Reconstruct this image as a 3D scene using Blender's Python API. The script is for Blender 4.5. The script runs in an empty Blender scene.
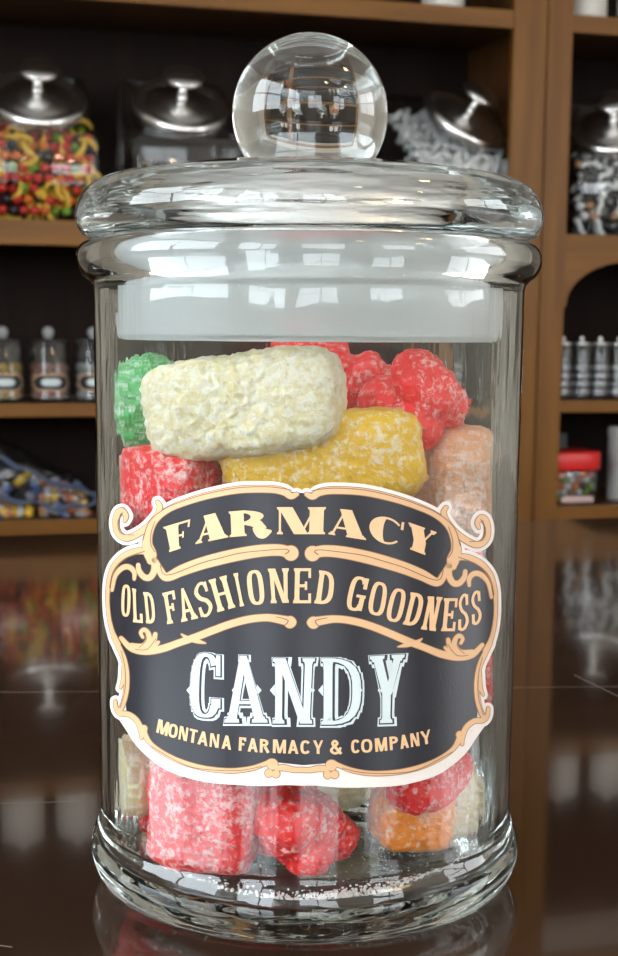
import bpy, bmesh, math, random
from mathutils import Vector, Matrix, noise, Euler
random.seed(7)
C = bpy.context.scene.collection
R = math.radians
PI = math.pi

# ------------------------------------------------------------------ camera, world, exposure
CAMD, CAMH, TILT, ROLL, FPX = 0.4011, 0.1484, R(9.0), R(0.42), 1500.0
cd = bpy.data.cameras.new('camera'); cam = bpy.data.objects.new('camera', cd); C.objects.link(cam)
cam.matrix_world = Matrix.Translation((0, -CAMD, CAMH)) @ Matrix.Rotation(R(90) - TILT, 4, 'X') @ Matrix.Rotation(ROLL, 4, 'Z')
cd.sensor_fit = 'VERTICAL'; cd.sensor_height = 36; cd.sensor_width = 24
cd.lens = FPX * 36 / 956
PPY = 332 + FPX * math.tan(TILT)
cd.shift_y = (PPY - 478) / 956
cd.shift_x = 2.3 / 956
cd.clip_start = 0.02
cd.dof.use_dof = True; cd.dof.focus_distance = 0.36; cd.dof.aperture_fstop = 42
bpy.context.scene.camera = cam
w = bpy.data.worlds.new('world'); bpy.context.scene.world = w; w.use_nodes = True
w.node_tree.nodes['Background'].inputs[0].default_value = (0.55, 0.68, 0.9, 1)
w.node_tree.nodes['Background'].inputs[1].default_value = 0.6
vs = bpy.context.scene.view_settings
vs.view_transform = 'Standard'; vs.look = 'None'; vs.gamma = 1; vs.exposure = 0.42
PANE_LEFT, PANE_BACK, PANE_RIGHT, LAMP = 10.0, 7.0, 6.0, 30.0
cy = bpy.context.scene.cycles
cy.max_bounces = 22; cy.transmission_bounces = 18; cy.transparent_max_bounces = 24; cy.glossy_bounces = 8; cy.diffuse_bounces = 4
cy.sample_clamp_indirect = 8.0; cy.caustics_reflective = True; cy.caustics_refractive = True; cy.blur_glossy = 0.6

def view_ray(u, v):
    x, y = u - 306.7, PPY - v
    x, y = x * math.cos(ROLL) - y * math.sin(ROLL), x * math.sin(ROLL) + y * math.cos(ROLL)
    return Vector((x, FPX * math.cos(TILT) + y * math.sin(TILT), -FPX * math.sin(TILT) + y * math.cos(TILT)))

# ------------------------------------------------------------------ room frame: a = along the cabinet front, b = depth, z up
PHI, Y0 = R(16.0), 2.85
EA = Vector((math.cos(PHI), math.sin(PHI), 0)); EB = Vector((-math.sin(PHI), math.cos(PHI), 0))
def W(a, b, z): return Vector((0, Y0, 0)) + EA * a + EB * b + Vector((0, 0, z))

# ------------------------------------------------------------------ materials
def new_mat(name):
    m = bpy.data.materials.new(name); m.use_nodes = True
    return m, m.node_tree.nodes, m.node_tree.links, m.node_tree.nodes['Principled BSDF']
def plain(name, col, rough=0.5, metal=0.0, **kw):
    m, n, l, p = new_mat(name)
    p.inputs['Base Color'].default_value = (*col, 1); p.inputs['Roughness'].default_value = rough; p.inputs['Metallic'].default_value = metal
    for k, v in kw.items(): p.inputs[k].default_value = v
    nt = n.new('ShaderNodeTexNoise'); nt.inputs['Scale'].default_value = 60
    b = n.new('ShaderNodeBump'); b.inputs['Strength'].default_value = 0.04; b.inputs['Distance'].default_value = 0.001
    l.new(nt.outputs['Fac'], b.inputs['Height']); l.new(b.outputs[0], p.inputs['Normal'])
    return m
def wood(name, c1, c2, rough=0.45, axis=2, scale=6.0):
    m, n, l, p = new_mat(name)
    tc = n.new('ShaderNodeTexCoord'); mp = n.new('ShaderNodeMapping')
    s = [scale * 6] * 3; s[axis] = scale * 0.5; mp.inputs['Scale'].default_value = s
    nt = n.new('ShaderNodeTexNoise'); nt.inputs['Scale'].default_value = 1.0; nt.inputs['Detail'].default_value = 6
    cr = n.new('ShaderNodeValToRGB'); cr.color_ramp.elements[0].position = 0.3; cr.color_ramp.elements[1].position = 0.7
    cr.color_ramp.elements[0].color = (*c1, 1); cr.color_ramp.elements[1].color = (*c2, 1)
    l.new(tc.outputs['Object'], mp.inputs[0]); l.new(mp.outputs[0], nt.inputs['Vector']); l.new(nt.outputs['Fac'], cr.inputs[0])
    l.new(cr.outputs[0], p.inputs['Base Color']); p.inputs['Roughness'].default_value = rough; p.inputs['Specular IOR Level'].default_value = 0.28
    return m
def emit(name, col, s):
    m = bpy.data.materials.new(name); m.use_nodes = True; n = m.node_tree.nodes; n.clear()
    e = n.new('ShaderNodeEmission'); o = n.new('ShaderNodeOutputMaterial')
    e.inputs[0].default_value = (*col, 1); e.inputs[1].default_value = s
    m.node_tree.links.new(e.outputs[0], o.inputs[0]); return m
def glass(name, col=(0.975, 0.99, 0.985), rough=0.0, bump=0.0, bscale=(60, 60, 60), dist=0.0006):
    m = bpy.data.materials.new(name); m.use_nodes = True; n = m.node_tree.nodes; l = m.node_tree.links; n.clear()
    g = n.new('ShaderNodeBsdfGlass'); o = n.new('ShaderNodeOutputMaterial')
    g.inputs['Color'].default_value = (*col, 1); g.inputs['Roughness'].default_value = rough; g.inputs['IOR'].default_value = 1.49
    if bump:
        tc = n.new('ShaderNodeTexCoord'); mp = n.new('ShaderNodeMapping'); mp.inputs['Scale'].default_value = bscale
        nt = n.new('ShaderNodeTexNoise'); nt.inputs['Scale'].default_value = 1.0; nt.inputs['Detail'].default_value = 2
        b = n.new('ShaderNodeBump'); b.inputs['Strength'].default_value = bump; b.inputs['Distance'].default_value = dist
        l.new(tc.outputs['Object'], mp.inputs[0]); l.new(mp.outputs[0], nt.inputs['Vector'])
        l.new(nt.outputs['Fac'], b.inputs['Height']); l.new(b.outputs[0], g.inputs['Normal'])
    l.new(g.outputs[0], o.inputs[0]); return m
def thin_glass(name, tint=(0.93, 0.95, 0.95), refl=0.12):
    # a thin-walled pane: clear with a fresnel weighted gloss
    m = bpy.data.materials.new(name); m.use_nodes = True; n = m.node_tree.nodes; l = m.node_tree.links; n.clear()
    t = n.new('ShaderNodeBsdfTransparent'); t.inputs[0].default_value = (*tint, 1)
    g = n.new('ShaderNodeBsdfGlossy'); g.inputs['Roughness'].default_value = 0.05
    lw = n.new('ShaderNodeLayerWeight'); lw.inputs[0].default_value = 0.35
    mu = n.new('ShaderNodeMath'); mu.operation = 'MULTIPLY_ADD'; mu.inputs[1].default_value = 0.7; mu.inputs[2].default_value = refl * 0.3
    mx = n.new('ShaderNodeMixShader'); o = n.new('ShaderNodeOutputMaterial')
    l.new(lw.outputs['Facing'], mu.inputs[0]); l.new(mu.outputs[0], mx.inputs[0])
    l.new(t.outputs[0], mx.inputs[1]); l.new(g.outputs[0], mx.inputs[2]); l.new(mx.outputs[0], o.inputs[0]); return m
def candy_mat(name, col, sugar=0.5, sss=0.35, white=(0.9, 0.88, 0.85)):
    m, n, l, p = new_mat(name)
    tc = n.new('ShaderNodeTexCoord')
    v = n.new('ShaderNodeTexNoise'); v.inputs['Scale'].default_value = 560; v.inputs['Detail'].default_value = 3; v.inputs['Roughness'].default_value = 0.7
    big = n.new('ShaderNodeTexNoise'); big.inputs['Scale'].default_value = 95; big.inputs['Detail'].default_value = 2
    l.new(tc.outputs['Object'], v.inputs['Vector']); l.new(tc.outputs['Object'], big.inputs['Vector'])
    add = n.new('ShaderNodeMath'); add.operation = 'MULTIPLY_ADD'; add.inputs[1].default_value = 0.28
    l.new(big.outputs['Fac'], add.inputs[0]); l.new(v.outputs['Fac'], add.inputs[2])
    cr = n.new('ShaderNodeValToRGB'); t = 0.80 - 0.3 * sugar
    cr.color_ramp.elements[0].position = t - 0.09; cr.color_ramp.elements[1].position = t + 0.09
    cr.color_ramp.elements[0].color = (0, 0, 0, 1); cr.color_ramp.elements[1].color = (1, 1, 1, 1)
    l.new(add.outputs[0], cr.inputs[0])
    mx = n.new('ShaderNodeMix'); mx.data_type = 'RGBA'; mx.inputs['A'].default_value = (*col, 1)
    mx.inputs['B'].default_value = (*[c * 0.42 + wv * 0.58 for c, wv in zip(col, white)], 1)
    l.new(cr.outputs[0], mx.inputs['Factor']); l.new(mx.outputs['Result'], p.inputs['Base Color'])
    p.inputs['Roughness'].default_value = 0.38
    p.inputs['Subsurface Weight'].default_value = sss; p.inputs['Subsurface Radius'].default_value = (0.6, 0.45, 0.35); p.inputs['Subsurface Scale'].default_value = 0.006
    b = n.new('ShaderNodeBump'); b.inputs['Strength'].default_value = 0.8; b.inputs['Distance'].default_value = 0.0007
    l.new(v.outputs['Fac'], b.inputs['Height']); l.new(b.outputs[0], p.inputs['Normal'])
    return m

M = {}
M['oak'] = wood('honey_oak', (0.128, 0.048, 0.0058), (0.195, 0.080, 0.010), 0.42, 2)
M['oak_h'] = wood('honey_oak_rail', (0.145, 0.056, 0.0065), (0.21, 0.086, 0.011), 0.42, 0)
M['oak_in'] = wood('shaded_oak_inside', (0.007, 0.0026, 0.0011), (0.012, 0.0045, 0.002), 0.75, 2)  # same oak, with the shade of the deep cabinet interior put into its colour
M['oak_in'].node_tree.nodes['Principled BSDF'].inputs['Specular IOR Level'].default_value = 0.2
M['wall'] = plain('cream_plaster', (0.55, 0.5, 0.43), 0.9)
M['ceil'] = plain('white_ceiling', (0.72, 0.71, 0.68), 0.9)
M['floor'] = wood('brown_floor_boards', (0.09, 0.05, 0.03), (0.15, 0.085, 0.05), 0.4, 0, 3)
M['frame'] = plain('white_painted_wood', (0.7, 0.7, 0.68), 0.5)
M['pane_l'] = emit('daylit_pane_left', (0.84, 0.93, 1.0), PANE_LEFT)
M['pane_b'] = emit('daylit_pane_back', (0.90, 0.95, 1.0), PANE_BACK)
M['pane_r'] = emit('daylit_pane_right', (0.95, 0.97, 1.0), PANE_RIGHT)
M['lamp'] = emit('warm_lamp_globe', (1.0, 0.72, 0.42), LAMP)
M['chrome'] = plain('chrome', (0.85, 0.84, 0.82), 0.27, 1.0)
M['thin'] = thin_glass('shelf_jar_glass')
M['glass'] = glass('clear_jar_glass')
M['glass_wall'] = glass('clear_wavy_glass', bump=0.35, bscale=(170, 170, 26), dist=0.0005)
M['glass_rim'] = glass('clear_rim_glass', bump=0.4, bscale=(35, 35, 200), dist=0.0006)
M['glass_lid'] = glass('clear_lid_glass', bump=0.6, bscale=(38, 38, 260), dist=0.0008)
M['glass_frost'] = glass('ground_stopper_glass', (0.97, 0.98, 0.98), 0.32, bump=0.35, bscale=(50, 50, 420), dist=0.0006)
def frost(m, amount):
    n = m.node_tree.nodes; l = m.node_tree.links; g = n['Glass BSDF']; o = n['Material Output']
    t = n.new('ShaderNodeBsdfTranslucent'); t.inputs[0].default_value = (0.92, 0.94, 0.94, 1); d = n.new('ShaderNodeBsdfDiffuse'); d.inputs[0].default_value = (0.92, 0.94, 0.94, 1)
    a = n.new('ShaderNodeMixShader'); b = n.new('ShaderNodeMixShader'); b.inputs[0].default_value = amount
    l.new(t.outputs[0], a.inputs[1]); l.new(d.outputs[0], a.inputs[2]); l.new(g.outputs[0], b.inputs[1]); l.new(a.outputs[0], b.inputs[2]); l.new(b.outputs[0], o.inputs[0])
frost(M['glass_frost'], 0.5)
M['sticker_white'] = plain('sticker_white', (0.68, 0.62, 0.58), 0.45)
M['sticker_black'] = plain('sticker_black', (0.016, 0.016, 0.021), 0.30)
M['sticker_tan'] = plain('sticker_tan', (0.62, 0.38, 0.20), 0.4)
M['sticker_brown'] = plain('sticker_brown', (0.22, 0.10, 0.05), 0.4)
M['sticker_pale'] = plain('sticker_pale_blue', (0.55, 0.61, 0.62), 0.4)
M['text_tan'] = plain('lettering_tan', (0.68, 0.43, 0.235), 0.4)
M['dark'] = plain('dark_plastic', (0.02, 0.018, 0.018), 0.4)
M['sugar'] = plain('white_sugar', (0.9, 0.88, 0.86), 0.35)

# ------------------------------------------------------------------ helpers
def tag(o, label=None, cat=None, group=None, kind=None):
    for k, v in (('label', label), ('category', cat), ('group', group), ('kind', kind)):
        if v: o[k] = v
    return o
def link(o, parent=None):
    C.objects.link(o)
    if parent: o.parent = parent
    return o
def mesh_obj(name, bm, mats, parent=None, smooth=True):
    me = bpy.data.meshes.new(name); bm.normal_update(); bm.to_mesh(me); bm.free()
    for m in (mats if isinstance(mats, list) else [mats]): me.materials.append(m)
    if smooth:
        for p in me.polygons: p.use_smooth = True
    return link(bpy.data.objects.new(name, me), parent)
def empty(name, loc=(0, 0, 0), rz=0, label=None, cat=None, group=None):
    o = bpy.data.objects.new(name, None); o.empty_display_size = 0.02
    o.location = loc; o.rotation_euler = (0, 0, rz); link(o); return tag(o, label, cat, group)
def copy_tree(o, parent=None):
    c = o.copy(); C.objects.link(c)
    if parent: c.parent = parent
    for ch in list(o.children): copy_tree(ch, c)
    return c
def box(bm, x0, x1, y0, y1, z0, z1, bev=0.0):
    b = bmesh.new()
    v = [b.verts.new((x, y, z)) for x in (x0, x1) for y in (y0, y1) for z in (z0, z1)]
    for f in ((0, 1, 3, 2), (4, 6, 7, 5), (0, 4, 5, 1), (2, 3, 7, 6), (0, 2, 6, 4), (1, 5, 7, 3)): b.faces.new([v[i] for i in f])
    if bev: bmesh.ops.bevel(b, geom=b.edges[:], offset=bev, segments=2, affect='EDGES', profile=0.7)
    merge(bm, b)
def merge(bm, b, mat=None):
    if mat is not None: bmesh.ops.transform(b, matrix=mat, verts=b.verts)
    vm = {v: bm.verts.new(v.co) for v in b.verts}
    for f in b.faces: 
        nf = bm.faces.new([vm[v] for v in f.verts]); nf.material_index = f.material_index
    b.free()
def boxes(name, rects, mat, parent=None, bev=0.0):
    bm = bmesh.new()
    for r in rects: box(bm, *r, bev)
    return mesh_obj(name, bm, mat, parent, smooth=False)
def smooth_profile(pts, n=5):
    out = []
    for i in range(len(pts) - 1):
        p0 = pts[max(i - 1, 0)]; p1 = pts[i]; p2 = pts[i + 1]; p3 = pts[min(i + 2, len(pts) - 1)]
        for k in range(n):
            t = k / n
            out.append(tuple(0.5 * ((2 * b) + (-a + c) * t + (2 * a - 5 * b + 4 * c - d) * t * t + (-a + 3 * b - 3 * c + d) * t ** 3) for a, b, c, d in zip(p0, p1, p2, p3)))
    out.append(tuple(pts[-1])); return out
def lathe(bm, prof, seg=96, mi=0, warp=None, mat=None):
    """revolve (r, z) points; the outside is on the right of the direction of travel when z falls"""
    b = bmesh.new(); rings = []
    for r, z in prof:
        if r < 1e-6: rings.append([b.verts.new((0, 0, z))]); continue
        ring = []
        for k in range(seg):
            a = 2 * PI * k / seg; rr = r + (warp(a, z, r) if warp else 0)
            ring.append(b.verts.new((rr * math.cos(a), rr * math.sin(a), z)))
        rings.append(ring)
    for q in range(len(rings) - 1):
        A, B = rings[q], rings[q + 1]
        for k in range(seg):
            k2 = (k + 1) % seg
            if len(A) == 1 and len(B) == 1: continue
            if len(A) == 1: f = b.faces.new((A[0], B[k2], B[k]))
            elif len(B) == 1: f = b.faces.new((A[k], A[k2], B[0]))
            else: f = b.faces.new((A[k], A[k2], B[k2], B[k]))
            f.material_index = mi
    merge(bm, b, mat)
def tube(bm, pts, rad, seg=8):
    rings = []
    n = len(pts); up = Vector((0.13, 0.2, 1)).normalized()
    for i, p in enumerate(pts):
        p = Vector(p); d = (Vector(pts[min(i + 1, n - 1)]) - Vector(pts[max(i - 1, 0)])).normalized()
        s = d.cross(up).normalized(); t = s.cross(d)
        r = rad[i] if isinstance(rad, (list, tuple)) else rad
        rings.append([bm.verts.new(p + (s * math.cos(2 * PI * k / seg) + t * math.sin(2 * PI * k / seg)) * r) for k in range(seg)])
    for A, B in zip(rings, rings[1:]):
        for k in range(seg): bm.faces.new((A[k], A[(k + 1) % seg], B[(k + 1) % seg], B[k]))
    bm.faces.new(rings[0][::-1]); bm.faces.new(rings[-1])
def in_room(o, a, b, z, rz=0.0):
    o.location = W(a, b, z); o.rotation_euler = (0, 0, PHI + rz); return o
def room(name, rects, mat, kind='structure'):
    o = boxes(name, rects, mat); in_room(o, 0, 0, 0); o['kind'] = kind; return o

# ------------------------------------------------------------------ the room
FZ, CZ = -0.95, 1.75
AL, AR, BB, BF = -2.5, 2.3, -6.4, 0.42
room('floor', [(AL, AR, BB, BF, FZ - 0.05, FZ)], M['floor'])
room('ceiling', [(AL, AR, BB, BF, CZ, CZ + 0.05)], M['ceil'])
room('wall_front', [(AL, AR, BF, BF + 0.08, FZ, CZ)], M['wall'])
def wall_with_holes(name, along, fixed, t0, lo, hi, holes):
    """a wall built of blocks around its window openings"""
    rs = []; xs = lo
    for (h0, h1, z0, z1) in holes:
        rs.append((xs, h0, FZ, CZ)); rs.append((h0, h1, FZ, z0)); rs.append((h0, h1, z1, CZ)); xs = h1
    rs.append((xs, hi, FZ, CZ))
    if along == 'b': rects = [(min(fixed, t0), max(fixed, t0), p, q, u, v) for p, q, u, v in rs]
    else: rects = [(p, q, min(fixed, t0), max(fixed, t0), u, v) for p, q, u, v in rs]
    return room(name, rects, M['wall'])
WL = [(-5.7, -4.2, 0.22, 1.55), (-3.8, -2.1, 0.22, 1.55)]
WB = [(-2.1, -0.7, 0.25, 1.5), (0.4, 1.8, 0.25, 1.5)]
WR = [(-4.4, -2.6, 0.22, 1.5)]
wall_with_holes('wall_left', 'b', AL, AL - 0.1, BB, BF, WL)
wall_with_holes('wall_right', 'b', AR, AR + 0.1, BB, BF, WR)
wall_with_holes('wall_back', 'a', BB, BB - 0.1, AL, AR, WB)
wn = 0
def window(along, fixed, sgn, h, pane):
    global wn; wn += 1
    h0, h1, z0, z1 = h
    e = empty('window_%d' % wn, W(0, 0, 0), PHI); e['kind'] = 'structure'
    def rc(p, q, u, v, d0, d1):
        lo, hi = sorted((fixed + sgn * d0, fixed + sgn * d1))
        return (lo, hi, p, q, u, v) if along == 'b' else (p, q, lo, hi, u, v)
    fr = [rc(h0, h0 + .05, z0, z1, 0.02, .07), rc(h1 - .05, h1, z0, z1, 0.02, .07), rc(h0, h1, z0, z0 + .05, 0.02, .07), rc(h0, h1, z1 - .05, z1, 0.02, .07)]
    mh = (h0 + h1) / 2; mz = (z0 + z1) / 2
    fr += [rc(mh - .02, mh + .02, z0, z1, 0.03, .06), rc(h0, h1, mz - .02, mz + .02, 0.03, .06)]
    boxes('window_frame', fr, M['frame'], e)
    boxes('window_sill', [rc(h0 - .04, h1 + .04, z0 - .03, z0 - 0.001, -0.06, .02)], M['frame'], e)
    boxes('window_pane', [rc(h0 + .001, h1 - .001, z0 + .001, z1 - .001, 0.075, .08)], pane, e)
for h in WL: window('b', AL, -1, h, M['pane_l'])
for h in WB: window('a', BB, -1, h, M['pane_b'])
for h in WR: window('b', AR, 1, h, M['pane_r'])
for (a, b) in ((-0.5, -4.3), (0.6, -4.3), (0.1, -3.2)):
    e = empty('pendant_lamp', W(a, b, CZ), 0, 'warm globe lamp hanging from the ceiling behind the viewer', 'lamp', 'ceiling lamps')
    bm = bmesh.new(); lathe(bm, [(0, 0), (.05, -.002), (.05, -.02), (0.008, -.03), (.006, -.25), (.03, -.27), (.03, -.3), (0, -.3)], 20); mesh_obj('rod', bm, M['dark'], e)
    bm = bmesh.new(); lathe(bm, [(0.03, -.3)] + [(0.07 * math.sin(t), -.36 + 0.07 * math.cos(t)) for t in [0.45 + k * 0.2 for k in range(13)]] + [(0, -.43)], 20); mesh_obj('globe', bm, M['lamp'], e)

# ------------------------------------------------------------------ counter the jar stands on
def counter_mat():
    m, n, l, p = new_mat('dark_polished_counter')
    tc = n.new('ShaderNodeTexCoord'); nt = n.new('ShaderNodeTexNoise'); nt.inputs['Scale'].default_value = 5; nt.inputs['Detail'].default_value = 5
    cr = n.new('ShaderNodeValToRGB'); cr.color_ramp.elements[0].color = (0.018, 0.009, 0.005, 1); cr.color_ramp.elements[1].color = (0.032, 0.016, 0.010, 1)
    l.new(tc.outputs['Object'], nt.inputs['Vector']); l.new(nt.outputs['Fac'], cr.inputs[0]); l.new(cr.outputs[0], p.inputs['Base Color'])
    p.inputs['Roughness'].default_value = 0.07; p.inputs['Specular IOR Level'].default_value = 0.6
    p.inputs['Coat Weight'].default_value = 0.3; p.inputs['Coat Roughness'].default_value = 0.02
    return m
ct = empty('counter', W(0, 0, 0), PHI, 'dark polished counter the large candy jar stands on', 'counter')
EDGE_B = -2.02
boxes('counter_top', [(-2.0, 0.6, EDGE_B - 1.42, EDGE_B, -0.035, 0.0)], counter_mat(), ct, 0.002)
boxes('front_panel', [(-1.96, 0.56, EDGE_B - 1.36, EDGE_B - 0.04, FZ, -0.036)], M['oak'], ct)
M['scratch'] = plain('pale_scratch', (0.16, 0.13, 0.11), 0.6)
iE, iB = EA, EB
def to_room(x, y):
    d = Vector((x, y - Y0, 0)); return d.dot(EA), d.dot(EB)
for pts in ([(0.058, -0.075), (0.083, -0.103)], [(-0.3, 0.21), (-0.12, 0.205), (0.3, 0.235)], [(0.125, 0.17), (0.13, 0.205), (0.118, 0.245)],
            [(-0.16, -0.055), (-0.125, -0.09)], [(-0.088, -0.05), (-0.071, -0.055)], [(0.14, 0.02), (0.2, 0.03)], [(-0.115, 0.055), (-0.07, 0.06)]):
    bm = bmesh.new()
    pl = [to_room(*p) for p in pts]
    for (p, q) in zip(pl, pl[1:]):
        d = Vector((q[0] - p[0], q[1] - p[1])).normalized(); s = Vector((-d.y, d.x)) * 0.00022
        bm.faces.new([bm.verts.new((p[0] - s.x, p[1] - s.y, 3e-5)), bm.verts.new((q[0] - s.x, q[1] - s.y, 3e-5)), bm.verts.new((q[0] + s.x, q[1] + s.y, 3e-5)), bm.verts.new((p[0] + s.x, p[1] + s.y, 3e-5))])
    o = mesh_obj('scratch', bm, M['scratch'], ct, False)

# ------------------------------------------------------------------ cabinets behind
SH = [(0.832, 0.037), (0.367, 0.050), (0.0, 0.027), (-0.24, 0.038), (-0.60, 0.038)]
SEAM = 0.525
def cabinet(a0, a1, label, stl, str_, brackets):
    e = empty('display_cabinet', W(0, 0, 0), PHI, label, 'cabinet')
    T = 0.02
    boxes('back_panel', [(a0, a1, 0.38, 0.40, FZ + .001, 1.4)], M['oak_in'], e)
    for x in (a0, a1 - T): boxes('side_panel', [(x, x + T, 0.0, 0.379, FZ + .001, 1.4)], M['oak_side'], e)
    boxes('stile', [(a0, a0 + stl, -0.02, -0.0005, FZ + .001, 1.4)], M['oak'], e, 0.002)
    boxes('stile', [(a1 - str_, a1, -0.02, -0.0005, FZ + .001, 1.4)], M['oak'], e, 0.002)
    for z, th in SH:
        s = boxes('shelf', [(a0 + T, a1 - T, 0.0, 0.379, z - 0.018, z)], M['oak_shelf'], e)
        boxes('front_rail', [(a0 + stl + .0005, a1 - str_ - .0005, -0.018, -0.0005, z - th, z)], M['oak_h'], s, 0.002)
    boxes('top_rail', [(a0 + stl, a1 - str_, -0.02, -0.0005, 1.32, 1.4)], M['oak_h'], e, 0.002)
    for (sx, x0) in brackets:
        bm = bmesh.new(); b2 = []
        pts = [(0, 0)] + [(0.0, -0.112)] + [(0.006 + 0.155 * (1 - math.cos(t)), -0.106 + 0.098 * math.sin(t)) for t in [k * PI / 2 / 12 for k in range(13)]] + [(0.161, 0)]
        f = [bm.verts.new((x0 + sx * p[0], -0.018, 0.317 + p[1])) for p in pts]; g = [bm.verts.new((x0 + sx * p[0], -0.002, 0.317 + p[1])) for p in pts]
        bm.faces.new(f); bm.faces.new(g[::-1])
        for i in range(len(pts)):
            j = (i + 1) % len(pts); bm.faces.new((f[i], g[i], g[j], f[j]))
        bmesh.ops.recalc_face_normals(bm, faces=bm.faces)
        mesh_obj('corner_bracket', bm, M['oak_h'], e, False)
    return e
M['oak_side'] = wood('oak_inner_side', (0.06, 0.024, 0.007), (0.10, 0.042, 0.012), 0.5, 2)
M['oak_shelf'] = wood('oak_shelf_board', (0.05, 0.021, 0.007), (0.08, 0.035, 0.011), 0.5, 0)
cabinet(-1.25, SEAM, 'wide oak display cabinet behind the left and middle of the large candy jar', 0.08, 0.077, [])
cabinet(SEAM + 0.003, 1.5, 'narrower oak display cabinet with a curved bracket at the right edge', 0.058, 0.08, [(1, SEAM + 0.0615)])

# ------------------------------------------------------------------ slant-front penny candy jars
def slant_body(bm, wd):
    D_, H_ = 0.235, 0.318
    prof = [(0.0, 0.012), (0.0, 0.160), (0.008, 0.178), (0.170, 0.3045), (0.185, H_ - .005), (D_ - .02, H_), (D_, H_ - .02), (D_, 0.012), (D_ - .012, 0), (0.012, 0)]
    b = bmesh.new()
    L = [b.verts.new((-wd / 2, y, z)) for y, z in prof]; Rr = [b.verts.new((wd / 2, y, z)) for y, z in prof]
    b.faces.new(L); b.faces.new(Rr[::-1])
    for i in range(len(prof)):
        j = (i + 1) % len(prof); b.faces.new((L[i], Rr[i], Rr[j], L[j]))
    bmesh.ops.recalc_face_normals(b, faces=b.faces)
    es = [e for e in b.edges if abs(e.verts[0].co.x - e.verts[1].co.x) < 1e-6]
    bmesh.ops.bevel(b, geom=es, offset=0.02, segments=4, affect='EDGES', profile=0.5)
    merge(bm, b)
def penny_jar(a, bfront, label, rz=0.0, lidtilt=0.0, wd=0.235, lx=0.0):
    e = empty('slanted_candy_jar', W(a, bfront, 0.3675), PHI + rz, label, 'jar', 'slanted glass candy jars on the upper shelf')
    bm = bmesh.new(); slant_body(bm, wd); mesh_obj('glass_body', bm, M['thin'], e, True)
    # chrome lid on the slanted face; its normal leans forward and up
    nrm = Vector((0, -math.sin(R(38)), math.cos(R(38)))); c = Vector((lx, 0.089, 0.2412)) + nrm * 0.002
    q = Matrix.Translation(c) @ Vector((0, 0, 1)).rotation_difference(nrm).to_matrix().to_4x4() 
    lid = bpy.data.objects.new('lid', None); 
    bm = bmesh.new()
    lathe(bm, [(0, .030), (.018, .0293), (.036, .0268), (.054, .0222), (.068, .0165), (.076, .0125), (.080, .012), (.084, .0165), (.089, .018), (.094, .015), (.097, .008), (.096, 0), (.088, -.002), (0, -.002)], 48)
    lo = mesh_obj('lid', bm, M['chrome'], e); lo.matrix_local = q @ Matrix.Rotation(lidtilt, 4, 'Y') @ Matrix.Scale(1.07, 4)
    bm = bmesh.new()
    lathe(bm, [(.018, .0280), (.012, .031), (.0105, .036), (.0105, .058), (.016, .062), (.036, .0655), (.041, .070), (.038, .075), (.026, .080), (.012, .082), (0, .0825)], 40)
    mesh_obj('knob', bm, M['chrome'], lo)
    return e
JB = 0.02
jars = [(-0.556, 'slanted glass jar of red, yellow and green fruit candy with a chrome lid', 0, 0),
        (-0.255, 'mostly empty slanted glass jar with chrome lid, directly left of the round glass knob', 0, 0),
        (0.368, 'slanted glass jar of pale wrapped candy with its chrome lid tipped sideways', R(3), R(16)),
        (0.745, 'slanted glass jar of black and white candy at the right edge of the photo', R(-6), R(-14))]
for i, (a, lb, rz, lt) in enumerate(jars): penny_jar(a, JB, lb, rz, lt, *((0.262, 0.022) if i == 2 else ()))

# ------------------------------------------------------------------ small sweets (prototypes made once, then copied)
def sweet_mesh(kind, mat):
    bm = bmesh.new()
    if kind == 'ball':
        bmesh.ops.create_icosphere(bm, subdivisions=3, radius=0.0105)
        for v in bm.verts: v.co *= 1 + 0.06 * noise.noise(v.co * 140); v.co.z *= 0.9
    elif kind == 'crescent':
        pts = [(0.021 * math.cos(t), 0, 0.017 * math.sin(t)) for t in [R(15) + k * R(150) / 8 for k in range(9)]]
        tube(bm, pts, [0.0015, .0042, .0055, .006, .0062, .006, .0055, .0042, .0015], 8)
    elif kind == 'wrapped':
        lathe(bm, [(0, -.019), (.008, -.018), (.0022, -.0115), (.0075, -.0095), (.0085, 0), (.0075, .0095), (.0022, .0115), (.008, .018), (0, .019)], 14,
              warp=lambda a, z, r: 0.0014 * math.sin(a * 5) * min(1, abs(z) * 60), mat=Matrix.Rotation(R(90), 4, 'Y'))
    elif kind == 'stick':
        pts = [(-0.02 + 0.005 * k, 0.002 * math.sin(k), 0.004 * math.sin(k * .8)) for k in range(9)]
        tube(bm, pts, 0.0062, 8)
    elif kind == 'cube':
        bmesh.ops.create_cube(bm, size=0.017); bmesh.ops.bevel(bm, geom=bm.edges[:], offset=0.004, segments=3, affect='EDGES')
    me = bpy.data.meshes.new(kind + '_candy'); bm.to_mesh(me); bm.free(); me.materials.append(mat)
    for p in me.polygons: p.use_smooth = True
    return me
M['s_red'] = plain('candy_red', (0.55, 0.03, 0.02), 0.35); M['s_yel'] = plain('candy_yellow', (0.75, 0.45, 0.04), 0.35)
M['s_grn'] = plain('candy_green', (0.16, 0.32, 0.02), 0.35); M['s_org'] = plain('candy_orange', (0.68, 0.16, 0.02), 0.35)
M['s_blk'] = plain('candy_black', (0.02, 0.02, 0.025), 0.35); M['s_wht'] = plain('candy_white', (0.75, 0.74, 0.72), 0.4)
M['s_wrap'] = plain('wrapper_pale_grey', (0.62, 0.62, 0.62), 0.3); M['s_blu'] = plain('wrapper_blue', (0.12, 0.2, 0.38), 0.3)
M['s_pnk'] = plain('candy_pink', (0.5, 0.22, 0.17), 0.4); M['s_gry'] = plain('wrapper_grey', (0.33, 0.31, 0.30), 0.35)
M['s_tan'] = plain('candy_tan', (0.45, 0.24, 0.12), 0.4)
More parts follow.
